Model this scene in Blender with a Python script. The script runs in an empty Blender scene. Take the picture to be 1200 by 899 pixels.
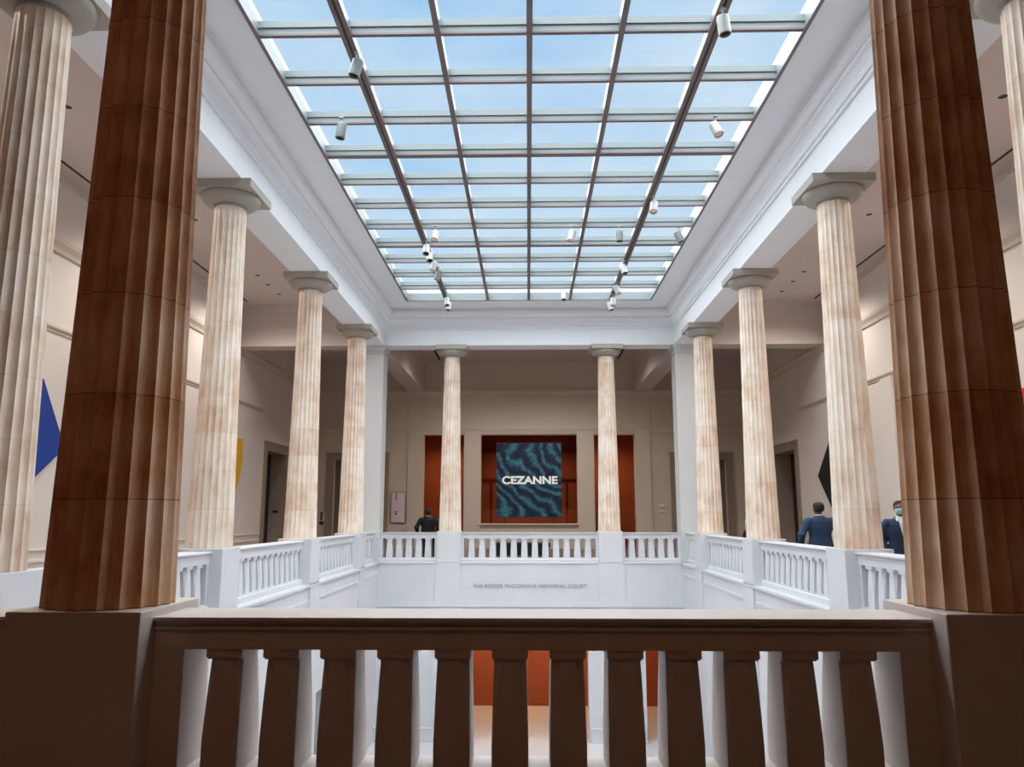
import bpy, bmesh, math, random
from mathutils import Vector, Matrix
random.seed(7)
scene = bpy.context.scene
COL = scene.collection
PI = math.pi

# ------------------------------------------------------------------ materials
def lin(c):
    return tuple(((v/255)/12.92 if v/255 <= .04045 else ((v/255+.055)/1.055)**2.4) for v in c) + (1.0,)

def new_mat(name):
    m = bpy.data.materials.new(name); m.use_nodes = True
    nt = m.node_tree; b = nt.nodes['Principled BSDF']
    return m, nt, b

def N(nt, t, **kw):
    n = nt.nodes.new(t)
    for k, v in kw.items():
        if k.startswith('i_'): n.inputs[k[2:].replace('_', ' ')].default_value = v
        else: setattr(n, k, v)
    return n

def plain(name, c, rough=.6, metal=0.0, var=0.06, scale=3.0, bump=0.0, bscale=40., emit=None, es=1.0):
    """base colour broken up by soft procedural noise"""
    m, nt, b = new_mat(name)
    tc = N(nt, 'ShaderNodeTexCoord')
    no = N(nt, 'ShaderNodeTexNoise'); no.inputs['Scale'].default_value = scale; no.inputs['Detail'].default_value = 4
    nt.links.new(tc.outputs['Object'], no.inputs['Vector'])
    mx = N(nt, 'ShaderNodeMix', data_type='RGBA')
    l = lin(c)
    mx.inputs[6].default_value = tuple(max(0, v*(1-var*1.6)) for v in l[:3]) + (1,)
    mx.inputs[7].default_value = tuple(min(1, v*(1+var)) for v in l[:3]) + (1,)
    nt.links.new(no.outputs['Fac'], mx.inputs[0]); nt.links.new(mx.outputs[2], b.inputs['Base Color'])
    b.inputs['Roughness'].default_value = rough; b.inputs['Metallic'].default_value = metal
    if bump:
        n2 = N(nt, 'ShaderNodeTexNoise'); n2.inputs['Scale'].default_value = bscale; n2.inputs['Detail'].default_value = 3
        nt.links.new(tc.outputs['Object'], n2.inputs['Vector'])
        bp = N(nt, 'ShaderNodeBump'); bp.inputs['Strength'].default_value = bump; bp.inputs['Distance'].default_value = .01
        nt.links.new(n2.outputs['Fac'], bp.inputs['Height']); nt.links.new(bp.outputs['Normal'], b.inputs['Normal'])
    if emit:
        b.inputs['Emission Color'].default_value = lin(emit); b.inputs['Emission Strength'].default_value = es
    return m

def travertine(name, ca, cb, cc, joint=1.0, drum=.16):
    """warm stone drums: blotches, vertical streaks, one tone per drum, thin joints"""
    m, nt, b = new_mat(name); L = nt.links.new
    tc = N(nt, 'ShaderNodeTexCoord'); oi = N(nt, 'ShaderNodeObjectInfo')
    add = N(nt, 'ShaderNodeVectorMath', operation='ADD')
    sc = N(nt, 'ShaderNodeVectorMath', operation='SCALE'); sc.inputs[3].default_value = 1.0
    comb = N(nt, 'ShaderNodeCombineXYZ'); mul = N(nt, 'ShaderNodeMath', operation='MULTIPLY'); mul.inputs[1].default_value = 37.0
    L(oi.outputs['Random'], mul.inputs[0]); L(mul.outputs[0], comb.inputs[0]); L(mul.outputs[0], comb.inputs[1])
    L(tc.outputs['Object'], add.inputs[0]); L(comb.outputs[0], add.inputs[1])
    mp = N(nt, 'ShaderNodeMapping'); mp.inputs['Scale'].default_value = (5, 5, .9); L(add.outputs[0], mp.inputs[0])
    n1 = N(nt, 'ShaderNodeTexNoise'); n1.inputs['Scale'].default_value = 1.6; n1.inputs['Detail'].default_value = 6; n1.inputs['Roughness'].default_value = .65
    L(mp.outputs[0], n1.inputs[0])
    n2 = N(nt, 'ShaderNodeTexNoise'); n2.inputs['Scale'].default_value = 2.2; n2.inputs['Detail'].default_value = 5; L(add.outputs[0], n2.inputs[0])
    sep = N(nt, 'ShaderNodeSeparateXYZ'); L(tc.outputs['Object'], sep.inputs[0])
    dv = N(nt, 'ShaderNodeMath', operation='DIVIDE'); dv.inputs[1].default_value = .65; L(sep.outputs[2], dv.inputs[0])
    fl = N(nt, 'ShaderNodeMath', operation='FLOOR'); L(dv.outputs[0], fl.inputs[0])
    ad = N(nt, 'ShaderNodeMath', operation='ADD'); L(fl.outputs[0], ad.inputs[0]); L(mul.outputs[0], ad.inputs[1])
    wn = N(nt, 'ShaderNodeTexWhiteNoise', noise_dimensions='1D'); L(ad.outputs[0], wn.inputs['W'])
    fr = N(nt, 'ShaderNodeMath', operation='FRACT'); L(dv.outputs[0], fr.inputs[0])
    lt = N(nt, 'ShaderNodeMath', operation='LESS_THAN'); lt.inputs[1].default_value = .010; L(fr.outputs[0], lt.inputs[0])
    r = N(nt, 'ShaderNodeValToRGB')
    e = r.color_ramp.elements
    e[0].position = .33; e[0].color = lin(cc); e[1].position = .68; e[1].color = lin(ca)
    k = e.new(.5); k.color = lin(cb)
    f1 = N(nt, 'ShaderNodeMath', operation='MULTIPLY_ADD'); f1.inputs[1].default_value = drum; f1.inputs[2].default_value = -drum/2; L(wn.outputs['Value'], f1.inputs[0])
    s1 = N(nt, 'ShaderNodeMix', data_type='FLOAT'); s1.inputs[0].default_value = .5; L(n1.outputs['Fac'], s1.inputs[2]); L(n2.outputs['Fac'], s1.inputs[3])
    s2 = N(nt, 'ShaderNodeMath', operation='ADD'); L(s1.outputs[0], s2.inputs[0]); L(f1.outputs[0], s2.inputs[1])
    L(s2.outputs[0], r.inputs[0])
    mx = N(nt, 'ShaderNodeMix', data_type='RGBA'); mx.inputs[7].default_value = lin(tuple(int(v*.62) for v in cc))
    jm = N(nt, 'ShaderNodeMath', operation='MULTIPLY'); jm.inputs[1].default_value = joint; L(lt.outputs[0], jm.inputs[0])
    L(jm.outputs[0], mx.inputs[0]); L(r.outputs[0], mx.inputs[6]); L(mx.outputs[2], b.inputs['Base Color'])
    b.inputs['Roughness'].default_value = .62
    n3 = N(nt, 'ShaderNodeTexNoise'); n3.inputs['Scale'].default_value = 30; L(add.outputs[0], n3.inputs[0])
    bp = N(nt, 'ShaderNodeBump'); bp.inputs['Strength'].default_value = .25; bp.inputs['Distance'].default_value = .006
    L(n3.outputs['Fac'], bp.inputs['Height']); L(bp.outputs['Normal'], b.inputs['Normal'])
    return m

M = {}
M['plaster'] = plain('white_plaster', (232, 236, 240), .75, var=.02)
M['soffit'] = plain('grey_white_plaster', (205, 206, 207), .8, var=.03)
M['wall'] = plain('warm_grey_wall', (205, 193, 178), .8, var=.03, scale=.7)
M['wallside'] = plain('pale_gallery_wall', (222, 214, 206), .8, var=.03, scale=.7)
M['ceil'] = plain('pinkish_ceiling', (205, 192, 187), .85, var=.02, scale=.5)
M['marble'] = plain('white_marble', (210, 212, 216), .38, var=.045, scale=1.7)
M['near_marble'] = plain('shadowed_stone', (206, 198, 193), .42, var=.06, scale=2.3)  # the court's marble again, with foreground shade mixed into its colour
M['capital'] = plain('grey_limestone', (168, 163, 154), .65, var=.07, scale=6)
M['pier'] = plain('cool_grey_stone', (204, 206, 206), .6, var=.05, scale=1.2)
M['trav'] = travertine('travertine', (244, 236, 226), (230, 212, 194), (206, 172, 142), .25, .09)
M['travnear'] = travertine('honey_travertine', (238, 218, 196), (214, 172, 132), (164, 108, 72), .7, .1)  # same travertine, browned to carry the shade on the near columns
M['wood_floor'] = plain('dark_parquet', (112, 92, 78), .35, var=.15, scale=5)
M['lower_floor'] = plain('pale_terrazzo', (214, 212, 214), .12, var=.04, scale=2)
M['brown'] = plain('orange_brown_wall', (166, 84, 42), .6, var=.12, scale=.8)
M['redbrown'] = plain('red_brown_wall', (120, 48, 30), .6, var=.12, scale=.8)
M['near_shell'] = plain('dark_brown_gallery', (70, 40, 24), .8, var=.1)  # brown chosen for its bounce light; these surfaces stay out of view
M['frame'] = plain('taupe_door_frame', (150, 134, 118), .6, var=.04)
M['door'] = plain('taupe_door_leaf', (120, 106, 98), .6, var=.05)
M['doordark'] = plain('dark_door_leaf', (34, 27, 24), .6, var=.1)  # darkness of the room beyond the side doorways, as a colour
M['baredge'] = plain('bronze_bar', (120, 108, 108), .45, metal=.2)
M['bar'] = plain('grey_green_bar', (134, 142, 142), .5, var=.02)
M['track'] = plain('dark_track', (60, 52, 50), .5)
M['lamp'] = plain('white_lamp_housing', (176, 176, 174), .4)
M['lampgrey'] = plain('grey_lamp_housing', (128, 134, 132), .4)
M['black'] = plain('black_recess', (14, 13, 14), .5)
M['lens'] = plain('rosy_lamp_lens', (214, 168, 158), .25, emit=(230, 170, 150), es=.35)
M['slot'] = plain('dark_slot', (60, 46, 42), .8)
M['blue'] = plain('blue_paint', (6, 58, 150), .6, var=.03)
M['yellow'] = plain('yellow_paint', (240, 184, 24), .6, var=.03)
M['red'] = plain('red_paint', (228, 28, 38), .6, var=.03)
M['blackpaint'] = plain('black_paint', (12, 12, 13), .6)
M['paper'] = plain('pale_pink_board', (226, 208, 214), .6, var=.02)
M['paper_frame'] = plain('taupe_board_edge', (150, 138, 122), .6)
M['ink'] = plain('dark_ink', (60, 44, 56), .6)
M['white'] = plain('white_plastic', (236, 232, 226), .4)
M['letter'] = plain('white_lettering', (236, 240, 236), .6, var=.01, emit=(230, 236, 232), es=.25)
M['inscr'] = plain('engraved_grey', (150, 152, 164), .7)
M['skin'] = plain('dark_skin', (92, 60, 46), .5, var=.06, scale=9)
M['skin2'] = plain('brown_skin', (140, 98, 76), .5, var=.06, scale=9)
M['hair'] = plain('black_hair', (16, 13, 13), .7, var=.2, scale=40)
M['navy'] = plain('navy_suit', (26, 52, 84), .75, var=.1, scale=12, bump=.2)
M['darksuit'] = plain('black_suit', (14, 18, 26), .75, var=.1, scale=12, bump=.2)
M['shirt'] = plain('white_shirt', (222, 230, 238), .7)
M['mask'] = plain('light_blue_mask', (150, 214, 226), .7)
M['shoe'] = plain('black_shoe', (12, 11, 11), .3)
M['bench'] = plain('black_bench', (20, 19, 22), .4)
M['tie'] = plain('dark_tie', (24, 26, 36), .6)
M['eye'] = plain('eye_white', (220, 214, 208), .3)

def glass_mat():
    m, nt, b = new_mat('skylight_glass'); nt.nodes.remove(b)
    out = nt.nodes['Material Output']
    tr = N(nt, 'ShaderNodeBsdfTransparent'); tr.inputs[0].default_value = (.95, .98, 1, 1)
    gl = N(nt, 'ShaderNodeBsdfGlossy'); gl.inputs['Roughness'].default_value = .08
    mx = N(nt, 'ShaderNodeMixShader'); mx.inputs[0].default_value = .04
    nt.links.new(tr.outputs[0], mx.inputs[1]); nt.links.new(gl.outputs[0], mx.inputs[2])
    nt.links.new(mx.outputs[0], out.inputs[0])
    return m
M['glass'] = glass_mat()

def banner_mat():
    m, nt, b = new_mat('teal_brushwork'); L = nt.links.new
    tc = N(nt, 'ShaderNodeTexCoord')
    n1 = N(nt, 'ShaderNodeTexNoise'); n1.inputs['Scale'].default_value = 1.8; n1.inputs['Detail'].default_value = 4; n1.inputs['Distortion'].default_value = 3.5
    L(tc.outputs['Object'], n1.inputs[0])
    w = N(nt, 'ShaderNodeTexWave'); w.bands_direction = 'DIAGONAL'; w.inputs['Scale'].default_value = .75; w.inputs['Distortion'].default_value = 22; w.inputs['Detail'].default_value = 2; w.inputs['Detail Scale'].default_value = .5
    L(tc.outputs['Object'], w.inputs[0])
    mx = N(nt, 'ShaderNodeMix', data_type='FLOAT'); mx.inputs[0].default_value = .35; L(n1.outputs['Fac'], mx.inputs[2]); L(w.outputs['Fac'], mx.inputs[3])
    r = N(nt, 'ShaderNodeValToRGB'); e = r.color_ramp.elements
    e[0].position = .3; e[0].color = lin((4, 18, 46)); e[1].position = .75; e[1].color = lin((60, 132, 150))
    k = e.new(.5); k.color = lin((10, 50, 82))
    L(mx.outputs[0], r.inputs[0]); L(r.outputs[0], b.inputs['Base Color']); b.inputs['Roughness'].default_value = .7
    return m
M['banner'] = banner_mat()

# ------------------------------------------------------------------ mesh building
class MB:
    def __init__(s): s.v = []; s.f = []
    def add(s, vs, fs):
        o = len(s.v); s.v += [tuple(v) for v in vs]; s.f += [tuple(i+o for i in f) for f in fs]; return s
    def box(s, x0, x1, y0, y1, z0, z1):
        x0, x1 = sorted((x0, x1)); y0, y1 = sorted((y0, y1)); z0, z1 = sorted((z0, z1))
        return s.add([(x0,y0,z0),(x1,y0,z0),(x1,y1,z0),(x0,y1,z0),(x0,y0,z1),(x1,y0,z1),(x1,y1,z1),(x0,y1,z1)],
                     [(0,3,2,1),(4,5,6,7),(0,1,5,4),(1,2,6,5),(2,3,7,6),(3,0,4,7)])
    def rings(s, rings, cap=True):
        n = len(rings[0]); vs = [p for r in rings for p in r]; fs = []
        for k in range(len(rings)-1):
            for i in range(n):
                j = (i+1) % n
                fs.append((k*n+i, k*n+j, (k+1)*n+j, (k+1)*n+i))
        if cap:
            fs.append(tuple(range(n-1, -1, -1))); fs.append(tuple((len(rings)-1)*n+i for i in range(n)))
        return s.add(vs, fs)
    def lathe(s, prof, n=32, c=(0,0,0), cap=True):
        return s.rings([[(c[0]+r*math.cos(2*PI*i/n), c[1]+r*math.sin(2*PI*i/n), c[2]+z) for i in range(n)] for r, z in prof], cap)
    def prismx(s, prof, x0, x1):       # profile of (y, z) swept along x
        return s.rings([[(x0, y, z) for y, z in prof], [(x1, y, z) for y, z in prof]])
    def prismy(s, prof, y0, y1):       # profile of (x, z) swept along y
        return s.rings([[(x, y0, z) for x, z in prof], [(x, y1, z) for x, z in prof]])
    def tube(s, pts, rad, n=10):
        P = [Vector(p) for p in pts]; R = rad if isinstance(rad, (list, tuple)) else [rad]*len(P)
        rings = []
        up = Vector((0, 0, 1))
        for i, p in enumerate(P):
            t = (P[min(i+1, len(P)-1)] - P[max(i-1, 0)]).normalized()
            a = t.cross(up)
            if a.length < .15: a = t.cross(Vector((1, 0, 0)))
            a.normalize(); b = t.cross(a).normalized()
            r = R[i]; ra, rb = (r, r) if not isinstance(r, tuple) else r
            rings.append([p + a*ra*math.cos(2*PI*k/n) + b*rb*math.sin(2*PI*k/n) for k in range(n)])
        return s.rings(rings)
    def mesh(s, name, mat, smooth=False):
        me = bpy.data.meshes.new(name); me.from_pydata(s.v, [], s.f)
        bm = bmesh.new(); bm.from_mesh(me); bmesh.ops.recalc_face_normals(bm, faces=bm.faces); bm.to_mesh(me); bm.free()
        me.materials.append(mat)
        if smooth:
            for p in me.polygons: p.use_smooth = True
        return me
    def build(s, name, mat, parent=None, smooth=False, bevel=0.0, loc=None):
        o = bpy.data.objects.new(name, s.mesh(name, mat, smooth)); COL.objects.link(o)
        if parent: o.parent = parent
        if loc: o.location = loc
        if bevel:
            b = o.modifiers.new('bevel', 'BEVEL'); b.width = bevel; b.segments = 2; b.limit_method = 'ANGLE'
        return o

def tag(o, label=None, cat=None, group=None, kind=None):
    if label: o['label'] = label
    if cat: o['category'] = cat
    if group: o['group'] = group
    if kind: o['kind'] = kind
    return o
def empty(name, loc, rz=0):
    o = bpy.data.objects.new(name, None); COL.objects.link(o); o.location = loc; o.rotation_euler = (0, 0, rz); o.empty_display_size = .2
    return o
def copy_tree(o, parent=None):
    c = o.copy(); COL.objects.link(c); c.parent = parent
    for ch in list(o.children): copy_tree(ch, c)
    return c
def struct(name, mb, mat, label=None, cat='structure', **kw):
    o = mb.build(name, mat, **kw)
    if not kw.get('parent'): tag(o, label, cat, kind='structure')
    return o
def text_mesh(name, s, size, mat, parent=None, loc=(0,0,0), rot=(PI/2,0,0), ext=.01, off=0.0, width=None, space=1.0):
    cu = bpy.data.curves.new(name, 'FONT'); cu.body = s; cu.size = size; cu.extrude = ext; cu.offset = off
    cu.align_x = 'CENTER'; cu.align_y = 'CENTER'; cu.space_character = space
    t = bpy.data.objects.new(name, cu); COL.objects.link(t)
    bpy.context.view_layer.update()
    me = bpy.data.meshes.new_from_object(t.evaluated_get(bpy.context.evaluated_depsgraph_get()))
    COL.objects.unlink(t); bpy.data.objects.remove(t)
    me.materials.clear(); me.materials.append(mat)
    if width:
        w = max(v.co.x for v in me.vertices) - min(v.co.x for v in me.vertices)
        for v in me.vertices: v.co.x *= width/w
    o = bpy.data.objects.new(name, me); COL.objects.link(o); o.location = loc; o.rotation_euler = rot; o.parent = parent
    return o

# ------------------------------------------------------------------ layout (metres; upper floor at z = 0)
CX, PY0, PY1 = 5.5, 4.98, 26.90          # colonnade lines
BI, BO = .38, .38                         # beam half width
SIDE_Y = [7.76, 13.29, 18.59, 23.89]
FX = 2.74                                 # end colonnade columns
WX = 10.4; FARY = 37.2; NEARY = -5.0; LOWZ = -5.7
CEILZ = 9.0; BEAMZ = 7.5
IX = CX-BI; IY0 = PY0+BI; IY1 = PY1-BI    # court faces
OXX = CX+BO

# ------------------------------------------------------------------ floors
m = MB(); m.box(-WX-.3, -IX-.6, NEARY, FARY, -.3, 0); m.box(IX+.6, WX+.3, NEARY, FARY, -.3, 0)
m.box(-IX-.6, IX+.6, IY1+.6, FARY+8, -.3, 0); m.box(-WX-.3, -IX, FARY, FARY+8, -.3, 0); m.box(IX, WX+.3, FARY, FARY+8, -.3, 0)
m.box(-IX-.6, IX+.6, 3.9, IY0-.4, -.3, 0)
m2 = MB(); m2.box(-IX-.6, IX+.6, NEARY, 3.9, -.3, 0); struct('floor_near', m2, M['near_shell'], 'dark floor of the near gallery', 'floor')
struct('floor', m, M['wood_floor'], 'dark parquet floor of the upper galleries around the court', 'floor')
m = MB(); m.box(-13, 13, IY0-5, 40, LOWZ-.3, LOWZ)
struct('floor_lower', m, M['lower_floor'], 'pale polished stone floor of the court one storey below', 'floor')

# ------------------------------------------------------------------ outer gallery walls
def wall_with_holes_y(mb, x0, x1, y0, y1, z0, z1, holes):     # wall running along y ; holes (ya, yb, za, zb)
    cur = y0
    for ya, yb, za, zb in sorted(holes):
        mb.box(x0, x1, cur, ya, z0, z1)
        if za > z0: mb.box(x0, x1, ya, yb, z0, za)
        if zb < z1: mb.box(x0, x1, ya, yb, zb, z1)
        cur = yb
    mb.box(x0, x1, cur, y1, z0, z1)
def wall_with_holes_x(mb, x0, x1, y0, y1, z0, z1, holes):
    cur = x0
    for xa, xb, za, zb in sorted(holes):
        mb.box(cur, xa, y0, y1, z0, z1)
        if za > z0: mb.box(xa, xb, y0, y1, z0, za)
        if zb < z1: mb.box(xa, xb, y0, y1, zb, z1)
        cur = xb
    mb.box(cur, x1, y0, y1, z0, z1)

DY0, DY1, DZ = 30.2, 32.6, 4.1
m = MB(); wall_with_holes_y(m, -WX-.3, -WX, IY0, FARY, 0, CEILZ, [(DY0-.04, DY1+.04, 0, DZ+.04)])
struct('wall_left', m, M['wallside'], 'pale outer wall of the left side gallery', 'wall')
m = MB(); wall_with_holes_y(m, WX, WX+.3, IY0, FARY, 0, CEILZ, [(DY0-.04, DY1+.04, 0, DZ+.04)])
struct('wall_right', m, M['wallside'], 'pale outer wall of the right side gallery', 'wall')
FH = [(-9.45, -7.1, 0, 4.2), (-5.1, -3.15, 0, 5.42), (-2.32, 2.32, 1.12, 5.42), (3.15, 5.1, 0, 5.42), (7.1, 9.45, 0, 4.2)]
m = MB(); wall_with_holes_x(m, -WX-.3, WX+.3, FARY, FARY+.4, 0, CEILZ, FH)
struct('wall_far', m, M['wall'], 'taupe end wall of the far gallery with three tall openings', 'wall')
m = MB(); m.box(-WX-.3, WX+.3, NEARY-.3, NEARY, 0, CEILZ); m.box(-WX-.3, -WX, NEARY, IY0-.02, 0, CEILZ); m.box(WX, WX+.3, NEARY, IY0-.02, 0, CEILZ)
struct('wall_near', m, M['near_shell'], 'dark brown wall of the near gallery', 'wall')

# hall beyond the far wall
m = MB(); m.box(-6.2, 6.2, 42.4, 42.7, 0, 6.2); m.box(-6.3, -6.2, FARY+.4, 42.7, 0, 6.2); m.box(6.2, 6.3, FARY+.4, 42.7, 0, 6.2); m.box(-6.3, 6.3, FARY+.4, 42.7, 6.2, 6.4)
m.box(-2.9, -2.6, FARY+.4, 42.4, 0, 6.2); m.box(2.6, 2.9, FARY+.4, 42.4, 0, 6.2)
struct('wall_hall', m, M['brown'], 'orange brown walls of the hall seen through the far openings', 'wall')
m = MB()
for sx in (-1, 1):
    m.box(sx*2.05, sx*2.0, 42.3, 42.4, .1, 3.5); m.box(sx*1.35, sx*1.3, 42.3, 42.4, .1, 3.5)
    m.box(sx*2.6, sx*1.3, 42.28, 42.4, 3.45, 3.55)
m.box(-2.6, 2.6, 42.28, 42.4, 5.0, 5.12)
struct('trim_hall', m, M['redbrown'], 'dark panel strips on the brown hall wall behind the banner', 'trim')

# mouldings on outer walls
def mould(z, h, d, y0=IY0, y1=FARY):
    m = MB()
    prof = lambda s: [(s*WX, z), (s*(WX-d*.35), z), (s*(WX-d*.5), z+h*.3), (s*(WX-d*.9), z+h*.6), (s*(WX-d), z+h*.65), (s*(WX-d), z+h), (s*WX, z+h)]
    for s in (-1, 1): m.prismy(prof(s), y0, y1)
    return m
def mouldfar(m, z, h, d, x0=-WX, x1=WX):
    m.prismx([(FARY, z), (FARY-d*.35, z), (FARY-d*.5, z+h*.3), (FARY-d*.9, z+h*.6), (FARY-d, z+h*.65), (FARY-d, z+h), (FARY, z+h)], x0, x1)
m = mould(7.28, .3, .14); mouldfar(m, 7.34, .3, .14)
struct('trim_cornice', m, M['wall'], 'moulded cornice band running round the gallery walls at beam height', 'trim')
m = mould(5.52, .14, .06, IY0, 29.5); mouldfar(m, 5.46, .36, .08, -WX, WX)
struct('trim_string', m, M['wall'], 'narrow string moulding round the gallery walls above the doors', 'trim')
m = MB()
for s in (-1, 1):
    m.box(s*WX, s*(WX-.03), IY0, 29.9, .6, .66); m.box(s*WX, s*(WX-.03), IY0, 29.9, .84, .88)
struct('baseboard_gallery', m, M['wallside'], 'low ledge lines along the foot of the side gallery walls', 'baseboard')
m = MB()
for s in (-1, 1):
    m.box(s*2.34, s*3.13, FARY-.08, FARY, 0, 5.46)
    m.box(s*5.12, s*5.86, FARY-.06, FARY, 0, 7.34)
    m.box(s*5.95, s*6.0, FARY-.03, FARY, 0, 7.3)
struct('trim_pilasters', m, M['wall'], 'flat pilasters beside the three openings of the far wall', 'trim')
m = MB(); m.box(-2.4, 2.4, FARY-.12, FARY+.45, 1.12, 1.17)
struct('trim_sill', m, M['wallside'], 'pale ledge of the wide middle opening below the banner', 'trim')
# upright pilaster strips on side walls
m = MB()
for s in (-1, 1):
    for y in (8.0, 13.3, 22.2, 24.2):
        m.box(s*WX, s*(WX-.07), y-.35, y+.35, 0, 5.52 if y > 14 else 5.5)
struct('trim_side_pilasters', m, M['wallside'], 'shallow pilasters on the outer gallery walls', 'trim')

# ------------------------------------------------------------------ doors
def door_frame(name, sx, shademat):
    """opening in a side wall"""
    e = empty(name, (sx*WX, (DY0+DY1)/2, 0)); tag(e, kind='structure')
    w = (DY1-DY0)/2
    m = MB(); 
    for y0, y1, z0, z1 in ((-w-.28, -w, 0, DZ+.3), (w, w+.28, 0, DZ+.3), (-w, w, DZ, DZ+.3)):
        m.box(-sx*.07, 0.0, y0, y1, z0, z1)
    m.box(-sx*.1, 0, -w-.34, w+.34, DZ+.3, DZ+.36)
    m.build('door_frame', M['frame'], e)
    m = MB(); m.box(0, sx*.66, -w-.04, -w, 0, DZ); m.box(0, sx*.66, w, w+.04, 0, DZ); m.box(0, sx*.66, -w, w, DZ, DZ+.04); m.build('jamb', M['frame'], e)
    m = MB(); m.box(sx*.6, sx*.66, -w, w, 0, DZ)  # dark sheet in place of the unlit room beyond
    lf = m.build('door_leaf', shademat, e)
    m = MB()
    for y0, y1 in ((-w+.2, -.1), (.1, w-.2)):
        for z0, z1 in ((.3, 1.5), (1.7, DZ-.3)):
            m.box(sx*.58, sx*.6, y0, y1, z0, z1)
    m.build('panel', shademat, lf)  # raised fields on the dark sheet, in the same shade colour
    return e
d1 = door_frame('door_1', -1, M['doordark']); tag(d1, 'tall taupe framed doorway in the left gallery wall', 'door')
d2 = door_frame('door_2', 1, M['doordark']); tag(d2, 'tall taupe framed doorway in the right gallery wall', 'door')
for i, sx in ((3, -1), (4, 1)):
    e = empty('door_%d' % i, (sx*8.275, FARY, 0))
    tag(e, 'taupe framed doorway at the %s end of the far wall' % ('left' if sx < 0 else 'right'), 'door', kind='structure')
    m = MB()
    for x0, x1, z0, z1 in ((-1.5, -1.175, 0, 4.5), (1.175, 1.5, 0, 4.5), (-1.175, 1.175, 4.2, 4.5)): m.box(x0, x1, -.07, 0, z0, z1)
    m.box(-1.56, 1.56, -.1, 0, 4.5, 4.56)
    m.build('door_frame', M['frame'], e)
    m = MB(); m.box(-1.17, -.01, .3, .36, 0, 4.2); m.box(.01, 1.17, .3, .36, 0, 4.2); lf = m.build('door_leaf', M['door'], e)
    m = MB()
    for x0, x1 in ((-1.0, -.18), (.18, 1.0)):
        for z0, z1 in ((.3, 1.5), (1.7, 3.9)): m.box(x0, x1, .28, .3, z0, z1)
    m.build('panel', M['door'], lf)

# ------------------------------------------------------------------ ceiling, beams and the court entablature
SKX, SKY0, SKY1, SKZ = 4.18, 6.6, 25.33, 8.8
m = MB()
m.box(-WX-.3, -IX, NEARY, FARY+.4, CEILZ, CEILZ+.25); m.box(IX, WX+.3, NEARY, FARY+.4, CEILZ, CEILZ+.25)
m.box(-IX, IX, NEARY, IY0, CEILZ, CEILZ+.25); m.box(-IX, IX, IY1, FARY+.4, CEILZ, CEILZ+.25)
struct('ceiling', m, M['ceil'], 'flat pinkish grey ceiling of the galleries', 'ceiling')

def loop_ring(prof):
    """prof: list of (hx, y0, y1, z) rectangles -> mitred swept surface"""
    m = MB()
    rr = [[(-hx, y0, z), (hx, y0, z), (hx, y1, z), (-hx, y1, z)] for hx, y0, y1, z in prof]
    m.rings(rr, cap=False); return m
def R_(d, z): return (IX-d, IY0+d, IY1-d, z)
prof = [R_(-.76, 9.02), R_(-.76, BEAMZ), R_(0, BEAMZ), R_(0, 8.07), R_(.045, 8.075), R_(.045, 8.125), R_(.035, 8.13), R_(.035, 8.15), R_(.075, 8.155), R_(.075, 8.2)]
prof += [R_(.065+.09*(1-math.cos(t)), 8.2+.2*math.sin(t)) for t in (PI/8, PI/4, 3*PI/8, PI/2)]
prof += [R_(.18, 8.405), R_(.18, 8.45), R_(.165, 8.455), R_(.165, 8.475), R_(.19, 8.48)]
prof += [R_(.19+.11*math.sin(t), 8.62-.14*math.cos(t)) for t in (PI/6, PI/3, PI/2)]
prof += [R_(.3, 8.68), R_(.23, 8.69), R_(.23, 8.74), R_(.26, 8.76), R_(.27, 8.8), (SKX, SKY0, SKY1, 8.8), (SKX, SKY0, SKY1, 9.02)]
m = loop_ring(prof)
struct('trim_entablature', m, M['plaster'], 'white moulded beam running round the court on top of the columns', 'beam')
# roof slab between beam and skylight (keeps the sky out)
m = MB()
m.box(-IX, -SKX-.01, IY0, IY1, 9.03, 9.25); m.box(IX, SKX+.01, IY0, IY1, 9.03, 9.25)
m.box(-SKX-.01, SKX+.01, IY0, SKY0-.01, 9.03, 9.25); m.box(-SKX-.01, SKX+.01, SKY1+.01, IY1, 9.03, 9.25)
struct('ceiling_curb', m, M['soffit'], 'roof edge around the skylight opening', 'ceiling')
# cross beams from the corner piers to the walls
m = MB()
for s in (-1, 1):
    m.box(s*OXX, s*WX, IY1, IY1+.76, BEAMZ, CEILZ)
    m.box(s*OXX, s*WX, IY0-.76, IY0, BEAMZ, CEILZ)
    m.box(s*IX, s*OXX, IY1+.76, FARY, BEAMZ, CEILZ)
    m.box(s*IX, s*OXX, NEARY, IY0-.76, BEAMZ, CEILZ)
struct('trim_beams', m, M['ceil'], 'plain plastered beams joining the corner piers to the outer walls', 'beam')
# crown strips where gallery ceilings meet beams and walls
m = MB()
def crown(x0, x1, y0, y1, d=.1, h=.14):
    z0, z1 = CEILZ-h, CEILZ
    m.box(x0, x1, y0, y0+d, z0, z1); m.box(x0, x1, y1-d, y1, z0, z1)
    m.box(x0, x0+d, y0+d, y1-d, z0, z1); m.box(x1-d, x1, y0+d, y1-d, z0, z1)
    m.box(x0, x1, y0, y0+d*.5, z0-h, z0); m.box(x0, x1, y1-d*.5, y1, z0-h, z0)
for s in (-1, 1):
    a, b = sorted((s*OXX, s*WX)); crown(a, b, IY0, IY1); crown(a, b, IY1+.76, FARY)
crown(-IX, IX, IY1+.76, FARY)
struct('trim_crown', m, M['ceil'], 'small crown moulding round the gallery ceilings', 'trim')
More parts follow.
